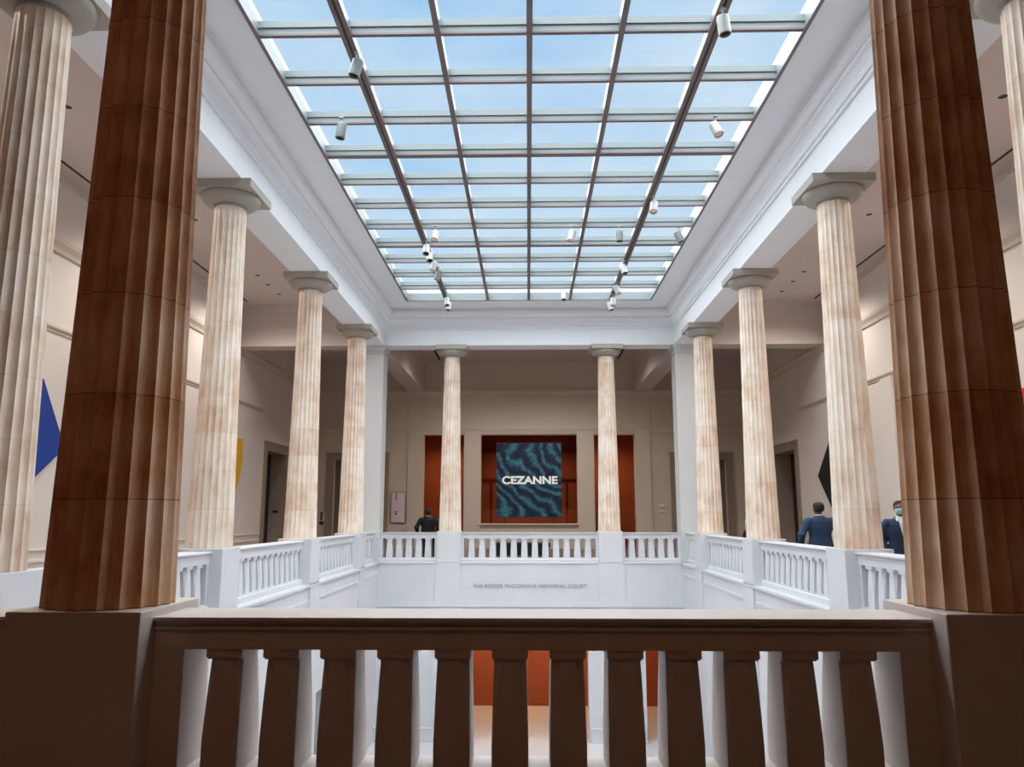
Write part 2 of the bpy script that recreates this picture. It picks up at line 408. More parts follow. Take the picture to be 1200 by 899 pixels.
# ceiling air slots
m = MB()
for s in (-1, 1):
    for a, b in ((6.2, 12.2), (13.2, 19.2), (20.0, 26.0)): m.box(s*9.95, s*9.89, a, b, CEILZ-.012, CEILZ)
    m.box(s*4.35, s*4.25, 29.0, 36.4, CEILZ-.012, CEILZ)
struct('trim_slots', m, M['slot'], 'thin dark air slots in the gallery ceilings', 'trim')

# corner piers
def pier(x, y, which):
    e = empty('corner_pier', (x, y, 0)); tag(e, 'smooth cool grey square pier at the %s corner of the court' % which, 'pier')
    MB().box(-.375, .375, -.375, .375, 0, 7.2).build('shaft', M['pier'], e, bevel=.015)
    m = MB()
    for w, z0, z1 in ((.4, 7.2, 7.26), (.385, 7.26, 7.34), (.43, 7.34, 7.42), (.45, 7.42, BEAMZ)): m.box(-w, w, -w, w, z0, z1)
    m.build('capital', M['pier'], e, bevel=.008)
    return e
pier(-CX, PY1, 'far left'); pier(CX, PY1, 'far right')

# ------------------------------------------------------------------ pedestals and columns
PW, PZ = .40, 1.04
def flute_mesh(name, mat):
    R0, R1, H = .385, .28, 7.12-PZ
    NF, SEG = 20, 6
    n = NF*SEG; rings = []
    for k in range(13):
        t = k/12; z = t*H
        R = R0 + (R1-R0)*(t+.06*math.sin(PI*t))
        d = R*.085
        if k == 12: d = R*.03
        ring = []
        for i in range(n):
            a = 2*PI*i/n; u = (i % SEG)/SEG
            rr = R - d*(math.sin(PI*u)**.85 if u else 0)
            ring.append((rr*math.cos(a), rr*math.sin(a), z))
        rings.append(ring)
    rings.append([(x*1.01, y*1.01, H) for x, y, z in rings[-1]])
    m = MB(); m.rings(rings)
    return m.mesh(name, mat)
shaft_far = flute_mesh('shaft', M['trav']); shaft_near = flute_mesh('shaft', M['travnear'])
def cap_meshes():
    p = [(.28, 0), (.292, .012), (.284, .02), (.3, .03), (.292, .038), (.308, .05)]
    p += [(.308+.215*math.sin(t)**.9, .05+.165*(1-math.cos(t))) for t in (.3, .6, .9, 1.15, 1.4, PI/2)]
    p += [(.51, .23)]
    e = MB(); e.lathe(p, 48); em = e.mesh('echinus', M['capital'], smooth=True)
    a = MB(); a.box(-.55, .55, -.55, .55, .23, BEAMZ-7.12); am = a.mesh('abacus', M['capital'])
    return em, am
echm, abm = cap_meshes()
def pedestal_mesh(mat):
    m = MB(); m.box(-PW, PW, -PW, PW, .0, PZ)
    return m.mesh('pedestal', mat)
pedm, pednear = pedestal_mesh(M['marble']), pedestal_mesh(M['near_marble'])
def column(x, y, label, plabel, near=False):
    e = empty('fluted_column', (x, y, PZ)); tag(e, label, 'column', 'fluted stone columns around the court')
    o = bpy.data.objects.new('shaft', shaft_near if near else shaft_far); COL.objects.link(o); o.parent = e
    for nm, me in (('echinus', echm), ('abacus', abm)):
        c = bpy.data.objects.new(nm, me); COL.objects.link(c); c.parent = e; c.location = (0, 0, 7.12-PZ)
    p = bpy.data.objects.new('pedestal', pednear if near else pedm); COL.objects.link(p); p.location = (x, y, 0)
    b = p.modifiers.new('bevel', 'BEVEL'); b.width = .008; b.segments = 2
    tag(p, plabel, 'pedestal', 'square stone pedestals under the columns')
ORD = ['first', 'second', 'third', 'fourth']
for s, nm in ((-1, 'left'), (1, 'right')):
    for k, y in enumerate(SIDE_Y):
        column(s*CX, y, 'pale fluted stone column, %s from the front along the %s side of the court' % (ORD[k], nm),
               'white stone pedestal under the %s column from the front on the %s side' % (ORD[k], nm))
    column(s*FX, PY1, 'slender looking pale fluted column to the %s of the hanging banner' % nm,
           'white stone pedestal in the far balustrade under the column on the %s' % nm)
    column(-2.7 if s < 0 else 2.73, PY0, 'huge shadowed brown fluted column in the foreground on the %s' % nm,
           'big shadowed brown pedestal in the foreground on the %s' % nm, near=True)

# ------------------------------------------------------------------ balustrades
RAILT, RAILB, BASET = .99, .80, .15
_h = [(.198, RAILB), (.198, .915), (.215, .918), (.215, .934), (.2, .938), (.204, .955), (.216, .966), (.238, .972), (.238, RAILT)]
RP = [(-a, b) for a, b in reversed(_h)] + _h
BP = [(-.225, 0), (.225, 0), (.225, .1), (.215, .11), (.2, .12), (.2, BASET), (-.2, BASET), (-.2, .12), (-.215, .11), (-.225, .1)]
BPN = [(-.215, 0), (.215, 0), (.215, .085), (.2, .095), (-.2, .095), (-.215, .085)]
def baluster_mesh(mat, base=BASET):
    m = MB()
    def oct_(h, c, z):
        d = h+.08
        return [(-h+c, -d, z), (h-c, -d, z), (h, -d+c, z), (h, d-c, z), (h-c, d, z), (-h+c, d, z), (-h, d-c, z), (-h, -d+c, z)]
    m.rings([oct_(.108, .004, base), oct_(.108, .004, .27), oct_(.104, .018, .45), oct_(.1, .038, .62), oct_(.096, .052, .745)])
    m.box(-.108, .108, -.19, .19, .752, RAILB); m.box(-.1, .1, -.18, .18, .742, .752)
    return m.mesh('baluster', mat)
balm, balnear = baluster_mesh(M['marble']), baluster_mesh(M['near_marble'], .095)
def balustrade(cx, cy, length, gaps, along, label, near=False):
    """bay between two pedestals; local x runs along it"""
    e = empty('balustrade', (cx, cy, 0), 0 if along == 'x' else PI/2)
    tag(e, label, 'balustrade', 'stone balustrades around the court')
    mat = M['near_marble'] if near else M['marble']
    MB().prismx(RP, -length/2, length/2).build('handrail', mat, e)
    MB().prismx(BPN if near else BP, -length/2, length/2).build('base_rail', mat, e)
    ends = .08 if near else 0.0
    sp = (length-2*ends)/gaps
    bm_ = balnear if near else balm
    for i in range(1, gaps):
        b = bpy.data.objects.new('baluster', bm_); COL.objects.link(b); b.parent = e; b.location = (-length/2+ends+i*sp, 0, 0)
    for s in (-1, 1):
        m = MB(); m.box(s*length/2, s*(length/2-ends-.1), -.19, .19, .095 if near else BASET, RAILB); m.build('end_block', mat, e)
    return e
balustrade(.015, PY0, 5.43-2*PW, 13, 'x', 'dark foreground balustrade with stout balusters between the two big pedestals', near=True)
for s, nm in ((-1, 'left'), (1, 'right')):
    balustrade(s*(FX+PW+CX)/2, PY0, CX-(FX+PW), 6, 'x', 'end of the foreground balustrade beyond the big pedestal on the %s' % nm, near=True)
balustrade(0, PY1, 2*(FX-PW), 13, 'x', 'long white balustrade below the hanging banner, above the inscription')
for s, nm in ((-1, 'left'), (1, 'right')):
    L = CX-.375-(FX+PW)
    balustrade(s*(FX+PW+L/2), PY1, L, 6, 'x', 'short white balustrade at the %s end of the far side' % nm)
    ys = [PY0+.2] + SIDE_Y + [PY1]
    for k in range(5):
        a = ys[k]+PW if k else IY0-.1; b = ys[k+1]-PW
        if k == 4: b = PY1-.375
        lab = ['white balustrade bay nearest the viewer on the %s side',
               'white balustrade between the first and second columns on the %s side',
               'white balustrade between the second and third columns on the %s side',
               'white balustrade between the third and fourth columns on the %s side',
               'short white balustrade between the fourth column and the far %s corner'][k] % nm
        balustrade(s*CX, (a+b)/2, b-a, 13 if 0 < k < 4 else 6, 'y', lab)

# ------------------------------------------------------------------ lower storey walls of the court
T = .5
m = MB(); wall_with_holes_x(m, -IX-T, IX+T, IY1, IY1+T, LOWZ, -.3, [(-4.8, -3.8, LOWZ, -2.78), (-1.92, 1.92, LOWZ, -2.78), (3.8, 4.8, LOWZ, -2.78)])
m.box(-IX-.6, IX+.6, IY1-.0, IY1+.6, -.3, .0)
struct('wall_court_far', m, M['marble'], 'white stone lower wall of the far side of the court with inscription', 'wall')
for s, nm in ((-1, 'left'), (1, 'right')):
    m = MB(); x0, x1 = sorted((s*IX, s*(IX+T)))
    wall_with_holes_y(m, x0, x1, IY0, IY1, LOWZ, -.3, [(9.0, 12.3, LOWZ, -2.95), (14.3, 17.6, LOWZ, -2.95), (18.2, 19.9, LOWZ, -2.6)])
    a, b = sorted((s*IX, s*(IX+.6))); m.box(a, b, IY0-.4, IY1, -.3, .0)
    struct('wall_court_'+nm, m, M['marble'], 'white stone lower wall on the %s side of the court' % nm, 'wall')
m = MB(); m.box(-IX, IX, IY0-.4, IY0, LOWZ, -.0)
struct('wall_court_near', m, M['marble'], 'white stone lower wall below the near balustrade', 'wall')
m = MB()   # pilasters under pedestals, ledges
for s in (-1, 1):
    m.box(s*(FX-.42), s*(FX+.45), IY1-.05, IY1, -3.0 if False else LOWZ, 0.0)
    for y in SIDE_Y: m.box(s*IX, s*(IX-.05), y-.42, y+.42, LOWZ, 0)
    for a, b in zip([IY0]+[y+.42 for y in SIDE_Y], [y-.42 for y in SIDE_Y]+[IY1]):
        m.box(s*IX, s*(IX-.03), a+.12, b-.12, -.4, -.34)
m.box(-IX, IX, IY1-.08, IY1-.0, -1.44, -1.38); m.box(-IX, IX, IY1-.055, IY1, -1.38, -1.3)
for a, b in ((-IX, -4.85), (-3.75, -1.97), (1.97, 3.75), (4.85, IX)): m.box(a, b, IY1-.07, IY1, LOWZ, LOWZ+.42); m.box(a, b, IY1-.09, IY1, LOWZ+.4, LOWZ+.45)
struct('trim_court', m, M['marble'], 'pilaster strips and ledges on the lower court walls', 'trim')
m = MB()
m.box(-IX+.0, IX, IY1-.03, IY1, -.03, .0)
for s in (-1, 1): m.box(s*IX, s*(IX-.06), IY0, IY1, -.05, 0)
struct('trim_floor_edge', m, M['marble'], 'thin projecting edge of the gallery floor below the balustrades', 'trim')
# lower rooms behind
m = MB(); m.box(-6, 6, 31.4, 31.6, LOWZ, -.3); m.box(-6.2, -6, IY1+T, 31.6, LOWZ, -.3); m.box(6, 6.2, IY1+T, 31.6, LOWZ, -.3); m.box(-6, 6, 31.3, 31.4, -2.95, -2.85)
struct('wall_lower_hall', m, M['brown'], 'warm orange brown back wall of the lower hall', 'wall')
m = MB()
for s in (-1, 1): m.box(s*9, s*9.2, IY0, IY1, LOWZ, -.3); m.box(s*(IX+T), s*9.2, 17.9, 18.0, LOWZ, -.3); m.box(s*(IX+T), s*9.2, 20.1, 20.2, LOWZ, -.3)
struct('wall_lower_side', m, M['redbrown'], 'dark red brown walls of the lower side rooms', 'wall')
tx = text_mesh('inscription', 'THE ROGER McCORMICK MEMORIAL COURT', .17, M['inscr'], None, (0, IY1-.012, -.77), ext=.008, width=3.82, space=1.1)
tag(tx, 'engraved inscription THE ROGER McCORMICK MEMORIAL COURT on the white wall below the far balustrade', 'inscription')

# ------------------------------------------------------------------ skylight
sky = empty('window_1', (0, (SKY0+SKY1)/2, SKZ)); tag(sky, 'large gridded glass skylight over the court', 'skylight', kind='structure')
HY = (SKY1-SKY0)/2; SP = (SKY1-SKY0)/14; CW = 2*SKX/6
m = MB()
for s in (-1, 1):
    m.box(s*SKX, s*(SKX-.05), -HY, HY, 0, .03); m.box(s*SKX, s*(SKX-.03), -HY, HY, .03, .26)
    m.box(-SKX, SKX, s*HY, s*(HY-.05), 0, .03); m.box(-SKX, SKX, s*HY, s*(HY-.03), .03, .26)
fr = m.build('window_frame', M['bar'], sky)
m = MB()
for s in (-1, 1):
    m.box(s*SKX, s*(SKX-.06), -HY, HY, -.02, .0); m.box(-SKX, SKX, s*HY, s*(HY-.05), -.02, 0)
m.build('edge_strip', M['baredge'], fr)
for i in range(1, 6):
    x = -SKX+i*CW
    w = .085 if i in (1, 5) else .045
    MBr = MB(); MBr.box(x-.03, x+.03, -HY+.03, HY-.03, .035, .26)
    rf = MBr.build('rafter', M['bar'], sky)
    m = MB()
    if i in (1, 5):
        m.box(x-w, x-.02, -HY, HY, -.03, .035); m.box(x+.02, x+w, -HY, HY, -.03, .035)
    else: m.box(x-w, x+w, -HY, HY, -.01, .035)
    m.build('flange', M['baredge'], rf)
    if i in (1, 5):
        m = MB(); m.box(x-.02, x+.02, -HY, HY, -.01, .035); m.build('lighting_track', M['track'], rf)
for k in range(1, 14):
    y = HY-k*SP
    m = MB()
    for i in range(6):
        x0, x1 = -SKX+i*CW+(.03), -SKX+(i+1)*CW-(.03)
        m.box(x0, x1, y-.025, y+.025, .03, .26)
        m.box(x0, x1, y-.05, y-.025, .13, .16)
    pf = m.build('purlin', M['bar'], sky)
    w = .075 if k % 4 == 0 else .035
    m = MB(); m.box(-SKX+.05, SKX-.05, y-w, y+w, .0, .03); m.build('flange', M['baredge'], pf)
m = MB(); m.add([(-SKX, -HY, .27), (SKX, -HY, .27), (SKX, HY, .27), (-SKX, HY, .27)], [(0, 1, 2, 3)]); m.build('glass', M['glass'], sky)

# ------------------------------------------------------------------ track spotlights
def spot_proto(hmat, lensmat):
    e = empty('track_spotlight', (0, 0, 0))
    m = MB(); m.tube([(0, 0, .0), (0, 0, -.14)], .012, 8); m.box(-.035, .035, -.05, .05, -.02, 0); m.build('stem', M['lamp'], e)
    h = MB(); h.lathe([(.03, .15), (.085, .14), (.09, .12), (.09, -.13), (.085, -.14), (.075, -.14), (.072, -.09)], 24)
    ho = h.build('housing', hmat, e, smooth=False); ho.location = (0, 0, -.27)
    l = MB(); l.lathe([(.072, -.1), (.072, -.105)], 24); l.build('lens', lensmat, ho)
    return e
pk = [spot_proto(M['lamp'], M['black']), spot_proto(M['lamp'], M['lens']), spot_proto(M['lampgrey'], M['black'])]
SP_ = [(-3.46, 13.08, 2, 8, 0, 'grey cylindrical spotlight hanging alone near the left edge of the skylight'),
       (-2.72, 10.99, 2, 14, 0, 'large grey spotlight nearest the viewer on the left track'),
       (2.78, 10.04, 0, -6, 0, 'large white spotlight nearest the viewer on the right track'),
       (3.42, 13.16, 1, -18, 20, 'white spotlight with rosy lens near the right edge of the skylight'),
       (2.84, 16.64, 1, 10, 22, 'white spotlight with rosy lens midway along the right track'),
       (1.08, 18.57, 1, 14, 12, 'white spotlight under the centre right of the skylight'),
       (2.29, 18.60, 2, 0, 0, 'grey spotlight just left of the right track'),
       (3.81, 18.69, 2, -20, 0, 'grey spotlight by the right edge of the skylight'),
       (-2.38, 18.5, 1, 5, 28, 'white spotlight with glowing lens just right of the left track'),
       (-2.72, 19.39, 0, 0, 25, 'spotlight with black opening, first of the left track cluster'),
       (-2.71, 19.97, 0, -10, 25, 'spotlight with black opening, second of the left track cluster'),
       (-2.69, 20.73, 1, 12, 10, 'white spotlight, third of the left track cluster'),
       (-2.67, 21.6, 2, 16, -8, 'tilted pale spotlight, last of the left track cluster'),
       (-2.70, 24.44, 0, -5, 20, 'spotlight near the far end of the left track'),
       (-2.70, 25.0, 0, 5, 15, 'spotlight at the very end of the left track'),
       (2.71, 21.15, 0, -12, 15, 'first white spotlight of the far right track cluster'),
       (2.75, 23.18, 1, -25, 10, 'second spotlight of the far right track cluster, leaning'),
       (2.78, 24.56, 1, 4, 18, 'third spotlight of the far right track cluster with rosy lens'),
       (2.74, 25.1, 0, -14, 12, 'last spotlight at the far end of the right track'),
       (1.14, 24.01, 0, 6, 16, 'single white spotlight near the far middle of the skylight')]
used = set()
for x, y, kd, ry, rx, lab in SP_:
    p = pk[kd]
    if kd in used: p = copy_tree(p)
    used.add(kd)
    p.location = (x, y, SKZ-.03 if abs(abs(x)-2.75) < .12 else SKZ+.02)
    for c in p.children:
        if c.name.startswith('housing'): c.rotation_euler = (math.radians(-rx), math.radians(ry), 0)
    tag(p, lab, 'spotlight', 'spotlights under the skylight')

# recessed downlights
def downlight():
    e = empty('recessed_downlight', (0, 0, 0))
    m = MB(); m.lathe([(.12, 0), (.12, -.008), (.085, -.01), (.085, -.002)], 20); m.build('trim_ring', M['soffit'], e)
    m = MB(); m.lathe([(.085, -.001), (.085, -.004)], 20); m.build('aperture', M['black'], e)
    return e
dl = downlight(); first = True
DL = []
for s, nm in ((-1, 'left'), (1, 'right')):
    for y, w in ((7.4, 'nearest'), (12.9, 'second'), (18.4, 'third'), (23.0, 'fourth'), (24.0, 'fifth'), (25.1, 'last')):
        DL.append((s*8.5, y, '%s round recessed light from the front in the %s gallery ceiling' % (w, nm)))
for x, w in ((-2.4, 'left'), (.4, 'middle'), (2.4, 'right')): DL.append((x, 32.0, '%s round recessed light in the far gallery ceiling' % w))
for x, y, lab in DL:
    d = dl if first else copy_tree(dl); first = False
    d.location = (x, y, CEILZ); tag(d, lab, 'light', 'round recessed lights in the gallery ceilings')

# ------------------------------------------------------------------ painted wall panels, banner, boards
def wall_panel(name, side, pts, mat, label, t=.05):
    m = MB(); x = side*(WX); 
    m.rings([[(x-side*.001, y, z) for y, z in pts], [(x-side*t, y, z) for y, z in pts]])
    o = m.build(name, mat); tag(o, label, 'wall art'); return o
wall_panel('wall_panel', -1, [(15.9, 4.45), (16.78, 3.2), (16.8, 3.0), (15.85, 2.3), (14.4, 3.0), (14.6, 4.1)], M['blue'], 'blue angular painted panel on the left gallery wall')
wall_panel('wall_panel', -1, [(25.2, 4.1), (27.35, 4.3), (27.5, 4.3), (27.6, 3.5), (27.4, 2.9), (27.1, 2.4), (25.3, 2.5)], M['yellow'], 'yellow painted panel with curved edge on the left gallery wall')
wall_panel('wall_panel', 1, [(27.95, 2.96), (26.5, 4.3), (25.2, 4.2), (25.3, 1.9), (26.75, 1.7)], M['blackpaint'], 'black pointed painted panel on the right gallery wall')
wall_panel('wall_panel', 1, [(16.55, 4.2), (16.4, 3.4), (16.38, 2.6), (13.5, 2.0), (13.9, 4.3)], M['red'], 'red painted panel at the right edge of view')

bn = empty('hanging_banner', (0, FARY-.16, 1.48)); tag(bn, 'dark teal exhibition banner reading CEZANNE hung in the wide middle opening', 'banner')
m = MB(); m.box(-1.56, 1.56, -.01, .01, 0, 3.52); m.build('cloth', M['banner'], bn)
m = MB(); m.box(-1.58, 1.58, -.018, .018, 3.5, 3.54); m.box(-1.58, 1.58, -.018, .018, -.02, .02); m.build('rod', M['ink'], bn)
m = MB(); m.tube([(-1.3, 0, 3.54), (-1.3, 0.1, 3.97)], .006, 6); m.tube([(1.3, 0, 3.54), (1.3, .1, 3.97)], .006, 6); m.build('cord', M['ink'], bn)
text_mesh('lettering', 'CEZANNE', .5, M['letter'], bn, (.03, -.02, 1.72), ext=.006, off=.018, width=2.66)

wb = empty('wall_board', (-6.28, FARY-.06, 1.24)); tag(wb, 'pale pink information board with small dark print on the far wall', 'board')
MB().box(-.36, .36, 0, .03, -.04, 1.42).build('board_frame', M['paper_frame'], wb)
MB().box(-.32, .32, -.01, .0, .0, 1.38).build('board_face', M['paper'], wb)
m = MB()
for z in (1.3, 1.22, 1.14, 1.06, .48, .4, .34): m.box(-.14, -.05, -.014, -.01, z, z+.045)
for z in (1.25, 1.05, .85, .65, .45, .25): m.box(-.29, -.25, -.014, -.01, z, z+.03)
m.build('print', M['ink'], wb)
for k, (z, h, w, lab) in enumerate(((2.0, .14, .22, 'upper small white wall plate right of the far openings'), (1.74, .09, .18, 'lower small white wall plate right of the far openings'))):
    e = empty('wall_plate', (6.3, FARY-.0, z)); tag(e, lab, 'wall plate')
    MB().box(-w/2, w/2, -.04, 0, -h/2, h/2).build('plate', M['white'], e, bevel=.008)
    MB().box(-w/5, w/5, -.05, -.04, -h/6, h/6).build('button', M['lamp'], e)
e = empty('wall_telephone', (-9.95, FARY, 1.3)); tag(e, 'small white wall telephone beside the far left doorway', 'telephone')
MB().box(-.16, .16, -.06, 0, -.25, .25).build('body', M['wallside'], e, bevel=.01)
MB().box(-.04, .05, -.12, -.06, .02, .42).build('handset', M['ink'], e, bevel=.02)
MB().box(-.1, .12, -.075, -.06, -.2, -.02).build('keypad', M['ink'], e, bevel=.01)
e = empty('door_sign', (-WX-.3, DY1-.03, 1.72)); tag(e, 'small dark sign on the doorway in the left gallery wall', 'sign')
MB().box(-.1, .1, 0, .03, -.05, .05).build('plate', M['black'], e)

# bench behind the far balustrade
e = empty('gallery_bench', (-.35, 30.3, 0)); tag(e, 'low black bench standing behind the far balustrade', 'bench')
m = MB(); m.box(-1.15, 1.15, -.35, .35, .36, .54); m.build('seat', M['bench'], e, bevel=.03)
m = MB(); m.box(-1.1, 1.1, -.3, .3, .05, .36); m.build('skirt', M['bench'], e)
for sx in (-1, 1):
    for sy in (-1, 1):
        MB().box(sx*1.05-.04, sx*1.05+.04, sy*.28-.04, sy*.28+.04, 0, .36).build('leg', M['bench'], e)

# ------------------------------------------------------------------ people
def ell(cx, cy, z, a, b, n=20, p=1.0):
    out = []
    for k in range(n):
        t = 2*PI*k/n; c, s = math.cos(t), math.sin(t)
        out.append((cx+a*math.copysign(abs(c)**p, c), cy+b*math.copysign(abs(s)**p, s), z))
    return out
def remesh(o, vox, smooth=2):
    r = o.modifiers.new('r', 'REMESH'); r.mode = 'VOXEL'; r.voxel_size = vox; r.use_smooth_shade = True
    if smooth:
        s = o.modifiers.new('s', 'SMOOTH'); s.iterations = smooth; s.factor = .5
    bpy.context.view_layer.update()
    me = bpy.data.meshes.new_from_object(o.evaluated_get(bpy.context.evaluated_depsgraph_get()))
    o.modifiers.clear(); o.data = me
    for p in me.polygons: p.use_smooth = True
def person(loc, rz, label, skin, suit, sc=1.0, mask=False, elbows=.0, shirt=True, arm=None, lead=.06, wide=1.12):
    """local +Y is the way the person faces; 1.80 m tall"""
    root = empty('person', loc, rz); tag(root, label, 'person'); root.scale = (sc*wide, sc*(1+(wide-1)*.6), sc)
    A = []     # arm joints: shoulder, elbow, wrist
    for s in (-1, 1):
        if arm: A.append(arm(s))
        else: A.append([Vector((s*.19, 0, 1.45)), Vector((s*(.27+elbows), -.04, 1.14)), Vector((s*(.27+elbows*.4), .08, .88))])
    m = MB()
    # trunk + neck
    m.rings([ell(0, 0, .86, .15, .11), ell(0, 0, .98, .165, .115), ell(0, 0, 1.12, .14, .1), ell(0, 0, 1.3, .165, .115), ell(0, 0, 1.42, .165, .1), ell(0, 0, 1.48, .1, .07), ell(0, .005, 1.52, .058, .058), ell(0, .015, 1.6, .055, .058)])
    # head
    m.rings([ell(0, .035, 1.565, .03, .035), ell(0, .03, 1.585, .052, .07), ell(0, .022, 1.62, .066, .088), ell(0, .015, 1.67, .074, .096), ell(0, .01, 1.72, .077, .098), ell(0, .005, 1.76, .07, .09), ell(0, .0, 1.79, .045, .06), ell(0, .0, 1.8, .015, .02)])
    m.rings([ell(0, .115, 1.645, .018, .012, 8), ell(0, .122, 1.66, .015, .016, 8), ell(0, .108, 1.7, .008, .01, 8)])          # nose
    m.tube([(-.025, .107, 1.622), (0, .116, 1.623), (.025, .107, 1.622)], [.006, .009, .006], 6)                           # mouth
    for s in (-1, 1):
        m.rings([ell(s*.077, .0, 1.635, .008, .014, 8), ell(s*.084, -.003, 1.665, .01, .02, 8), ell(s*.082, -.003, 1.69, .008, .016, 8)])   # ears
        m.tube([(s*.012, .105, 1.702), (s*.035, .103, 1.706), (s*.055, .085, 1.7)], .006, 6)                                 # brow
        # legs
        ly = s*lead
        m.tube([(s*.09, 0, .92), (s*.1, ly*.5+.01, .5), (s*.1, ly-.02, .1), (s*.1, ly, .06)], [.088, .056, .038, .036], 12)
        m.tube([(s*.1, ly-.05, .04), (s*.105, ly+.06, .035), (s*.11, ly+.15, .03)], [.035, .038, .025], 10)
        # arms
        a, b, c = A[0 if s < 0 else 1]
        m.tube([a, b, c], [.048, .04, .027], 12)
        d = (c-b).normalized(); side = Vector((0, 1, 0)); side = (side-d*side.dot(d)).normalized(); nrm = d.cross(side)
        m.tube([c, c+d*.03, c+d*.09], [(.026, .02), (.042, .018), (.04, .014)] if False else [.024, .032, .026], 10)
        for k, (o_, ln) in enumerate(((-.03, .066), (-.011, .078), (.009, .074), (.028, .058))):
            p0 = c+d*.08+side*o_; p1 = p0+d*ln*.5+nrm*(.004*-s); p2 = p1+d*ln*.45+nrm*(-s*.018)
            m.tube([p0, p1, p2], [.0105, .0095, .008], 8)
        t0 = c+d*.03+side*.03; m.tube([t0, t0+d*.035+side*.022, t0+d*.065+side*.025], [.012, .011, .009], 8)
    body = m.build('body', skin, root); remesh(body, .009, 3)
    # trousers
    m = MB(); m.rings([ell(0, 0, .8, .16, .12), ell(0, 0, .92, .185, .135), ell(0, 0, 1.04, .17, .125)])
    for s in (-1, 1):
        ly = s*lead
        m.tube([(s*.09, 0, .92), (s*.1, ly*.5+.01, .5), (s*.1, ly-.01, .08)], [.105, .082, .075], 14)
    tr = m.build('trousers', suit, root); remesh(tr, .014, 3)
    for s in (-1, 1):
        ly = s*lead
        m = MB(); m.rings([ell(s*.1, ly+.03, 0, .046, .13), ell(s*.1, ly+.03, .03, .048, .132), ell(s*.1, ly+.02, .06, .042, .1), ell(s*.1, ly-.03, .1, .036, .045)])
        m.build('shoe', M['shoe'], root, smooth=True)
    # jacket with sleeves
    m = MB(); m.rings([ell(0, -.01, .78, .215, .15, 24), ell(0, -.01, .9, .21, .15, 24), ell(0, 0, 1.1, .18, .135, 24), ell(0, 0, 1.28, .205, .145, 24), ell(0, -.005, 1.4, .215, .13, 24), ell(0, -.01, 1.46, .18, .105, 24), ell(0, -.012, 1.505, .095, .08, 24), ell(0, -.015, 1.535, .072, .066, 24)])
    for i in (0, 1):
        a, b, c = A[i]; m.tube([Vector((a.x*.55, -.005, 1.425)), Vector((a.x*.95, -.005, 1.42)), Vector((a.x*1.12, -.012, 1.37)), b, c+(b-c)*.06], [.07, .085, .082, .07, .054], 16)
    jk = m.build('jacket', suit, root); remesh(jk, .013, 4)
    if shirt:
        m = MB(); m.add([(-.05, .075, 1.53), (.05, .075, 1.53), (.045, .135, 1.42), (0, .158, 1.12), (-.045, .135, 1.42), (-.05, .045, 1.53), (.05, .045, 1.53), (0, .1, 1.12)],
              [(0, 1, 2, 4), (4, 2, 3), (0, 5, 6, 1), (1, 6, 7, 3, 2), (0, 4, 3, 7, 5), (5, 7, 6)])
        for s in (-1, 1): m.add([(s*.05, .06, 1.55), (s*.085, .03, 1.5), (s*.07, .11, 1.45), (s*.01, .1, 1.5), (s*.05, .05, 1.53), (s*.07, .1, 1.44)], [(0, 1, 2, 3), (4, 5, 1), (0, 3, 5, 4), (3, 2, 5), (0, 4, 1), (1, 5, 2)])
        m.build('shirt', M['shirt'], root)
    m = MB(); m.rings([ell(0, -.008, 1.515, .064, .064), ell(0, -.004, 1.55, .061, .063)]); m.build('collar', M['shirt'], root, smooth=True)
    # hair
    m = MB(); m.rings([ell(0, -.045, 1.615, .06, .05), ell(0, -.03, 1.66, .079, .079), ell(0, -.02, 1.71, .085, .092), ell(0, -.008, 1.745, .086, .104), ell(0, -.004, 1.785, .07, .088), ell(0, -.002, 1.812, .035, .045), ell(0, -.002, 1.816, .01, .012)])
    m.build('hair', M['hair'], root, smooth=True)
    for s in (-1, 1):
        m = MB(); m.rings([ell(s*.032, .103, 1.68, .004, .002, 8), ell(s*.032, .106, 1.685, .012, .004, 8), ell(s*.032, .103, 1.69, .004, .002, 8)]); m.build('eye', M['eye'], root)
    if mask:
        m = MB(); m.rings([ell(0, .05, 1.575, .045, .07), ell(0, .04, 1.6, .068, .092), ell(0, .035, 1.63, .076, .104), ell(0, .035, 1.66, .078, .1), ell(0, .045, 1.675, .05, .088)])
        m.build('face_mask', M['mask'], root, smooth=True)
        m = MB()
        for s in (-1, 1):
            m.tube([(s*.012, .118, 1.69), (s*.03, .122, 1.703), (s*.056, .11, 1.69), (s*.034, .118, 1.672), (s*.012, .118, 1.69)], .0035, 6)
            m.tube([(s*.056, .11, 1.694), (s*.082, .02, 1.695)], .0035, 6)
        m.tube([(-.012, .12, 1.692), (.012, .12, 1.692)], .003, 6)
        m.build('glasses', M['black'], root)
    return root
person((-3.66, 28.1, 0), .0, 'person in a black suit seen from behind near the column left of the banner', M['skin'], M['darksuit'], 1.0, elbows=.05, shirt=False, wide=1.3)
person((6.28, 17.1, 0), .12, 'person in a blue suit walking away in the right gallery beside the black panel', M['skin'], M['navy'], 1.03, elbows=.06, lead=.12, shirt=False, wide=1.3)
person((6.69, 14.25, 0), PI*.92, 'masked person in a navy jacket and white shirt standing right of the second right-hand column', M['skin2'], M['navy'], 1.02, mask=True, wide=1.2)
person((7.0, 25.0, 0), PI*.55, 'person in black mostly hidden behind the third column on the right', M['skin'], M['darksuit'], .98, elbows=.02, lead=.1)

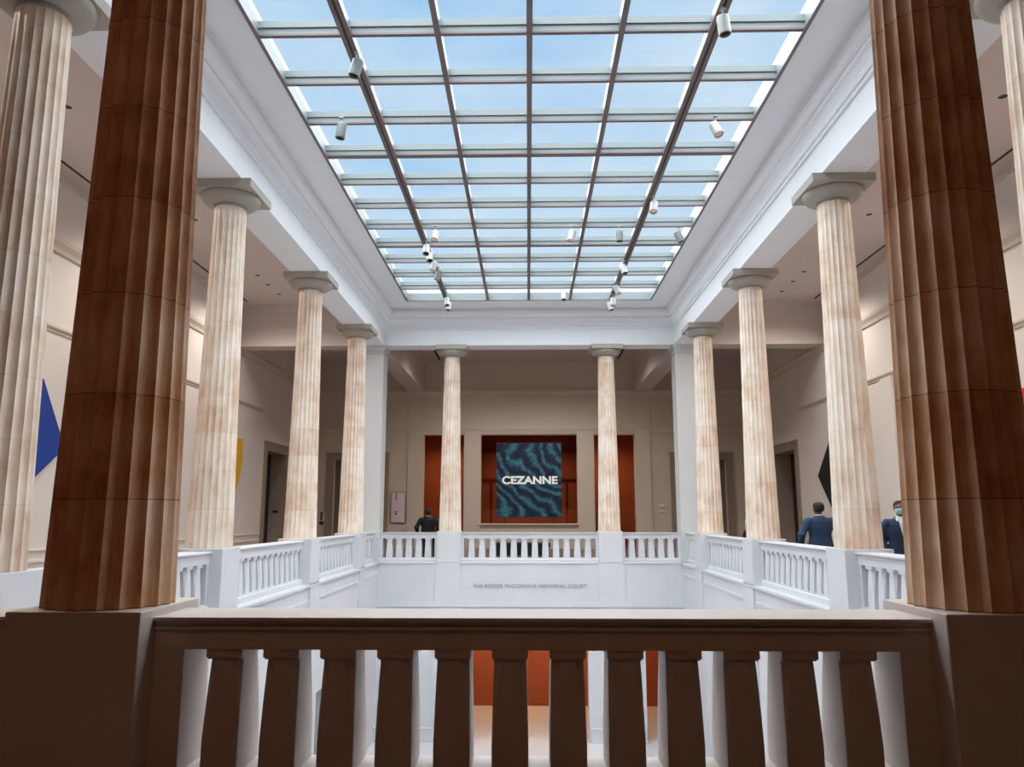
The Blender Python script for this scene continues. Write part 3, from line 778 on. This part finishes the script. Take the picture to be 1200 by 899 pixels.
# ------------------------------------------------------------------ light
w = bpy.data.worlds.new('sky'); scene.world = w; w.use_nodes = True; nt = w.node_tree
bg = nt.nodes['Background']; tc = N(nt, 'ShaderNodeTexCoord')
mp = N(nt, 'ShaderNodeMapping'); mp.inputs['Scale'].default_value = (1, 1, 2.2); nt.links.new(tc.outputs['Generated'], mp.inputs[0])
no = N(nt, 'ShaderNodeTexNoise'); no.inputs['Scale'].default_value = 2.6; no.inputs['Detail'].default_value = 7; no.inputs['Roughness'].default_value = .55
nt.links.new(mp.outputs[0], no.inputs[0])
rp = N(nt, 'ShaderNodeValToRGB'); e = rp.color_ramp.elements
e[0].position = .34; e[0].color = lin((168, 208, 243)); e[1].position = .66; e[1].color = lin((222, 238, 249))
nt.links.new(no.outputs['Fac'], rp.inputs[0]); nt.links.new(rp.outputs[0], bg.inputs[0]); bg.inputs[1].default_value = 1.0

def light(kind, name, loc, energy, color=(1, 1, 1), rot=(0, 0, 0), **kw):
    l = bpy.data.lights.new(name, kind); l.energy = energy; l.color = color
    for k, v in kw.items(): setattr(l, k, v)
    o = bpy.data.objects.new(name, l); COL.objects.link(o); o.location = loc; o.rotation_euler = rot; return o
light('SUN', 'overcast_daylight', (0, 15, 20), 16, (.96, .985, 1), (math.radians(-4), math.radians(-10), 0), angle=math.radians(140))
pt = light('AREA', 'skylight_portal', (0, (SKY0+SKY1)/2, SKZ+.6), 1, shape='RECTANGLE', size=2*SKX, size_y=SKY1-SKY0)
pt.data.cycles.is_portal = True
warm = (1, .92, .85)
for s in (-1, 1):
    for y in (7.4, 12.9, 18.4, 24.0): light('SPOT', 'gallery_downlight', (s*8.5, y, CEILZ-.03), 800, warm, spot_size=math.radians(150), spot_blend=.8, shadow_soft_size=.08)
for x in (-2.4, .4, 2.4): light('SPOT', 'gallery_downlight', (x, 32, CEILZ-.03), 800, warm, spot_size=math.radians(150), spot_blend=.8, shadow_soft_size=.08)
for x in (-4, 0, 4): light('SPOT', 'hall_lamp', (x, 40, 6.1), 300, (1, .7, .45), spot_size=math.radians(150), spot_blend=.8, shadow_soft_size=.1)
for x in (-3, 0, 3): light('SPOT', 'lower_hall_lamp', (x, 30.4, -1.6), 240, (1, .62, .32), spot_size=math.radians(150), spot_blend=.8, shadow_soft_size=.1)
for x, en in ((-6, 120), (-1, 75), (6, 38)): light('SPOT', 'near_gallery_lamp', (x, -1.0, CEILZ-.1), en*2.6, (1, .36, .1), spot_size=math.radians(155), spot_blend=.8, shadow_soft_size=.1)  # unseen fill added behind the camera to tint the foreground stone brown

# ------------------------------------------------------------------ camera
F, VX, VY = 900.0, 619.0, 603.0
p = math.atan((VY-449.5)/F); yw = math.atan((VX-600)/F*math.cos(p))
cam = bpy.data.cameras.new('camera'); cam.sensor_fit = 'HORIZONTAL'; cam.sensor_width = 36; cam.lens = F/1200*36; cam.clip_start = .1; cam.clip_end = 300
co = bpy.data.objects.new('camera', cam); COL.objects.link(co)
co.location = (-.045, 0, 1.6); co.rotation_euler = (PI/2+p, 0, yw)
scene.camera = co
scene.view_settings.view_transform = 'Standard'; scene.view_settings.look = 'None'
scene.view_settings.exposure = 0.0; scene.view_settings.gamma = 1.0
scene.cycles.use_denoising = True
scene.cycles.max_bounces = 8; scene.cycles.diffuse_bounces = 5
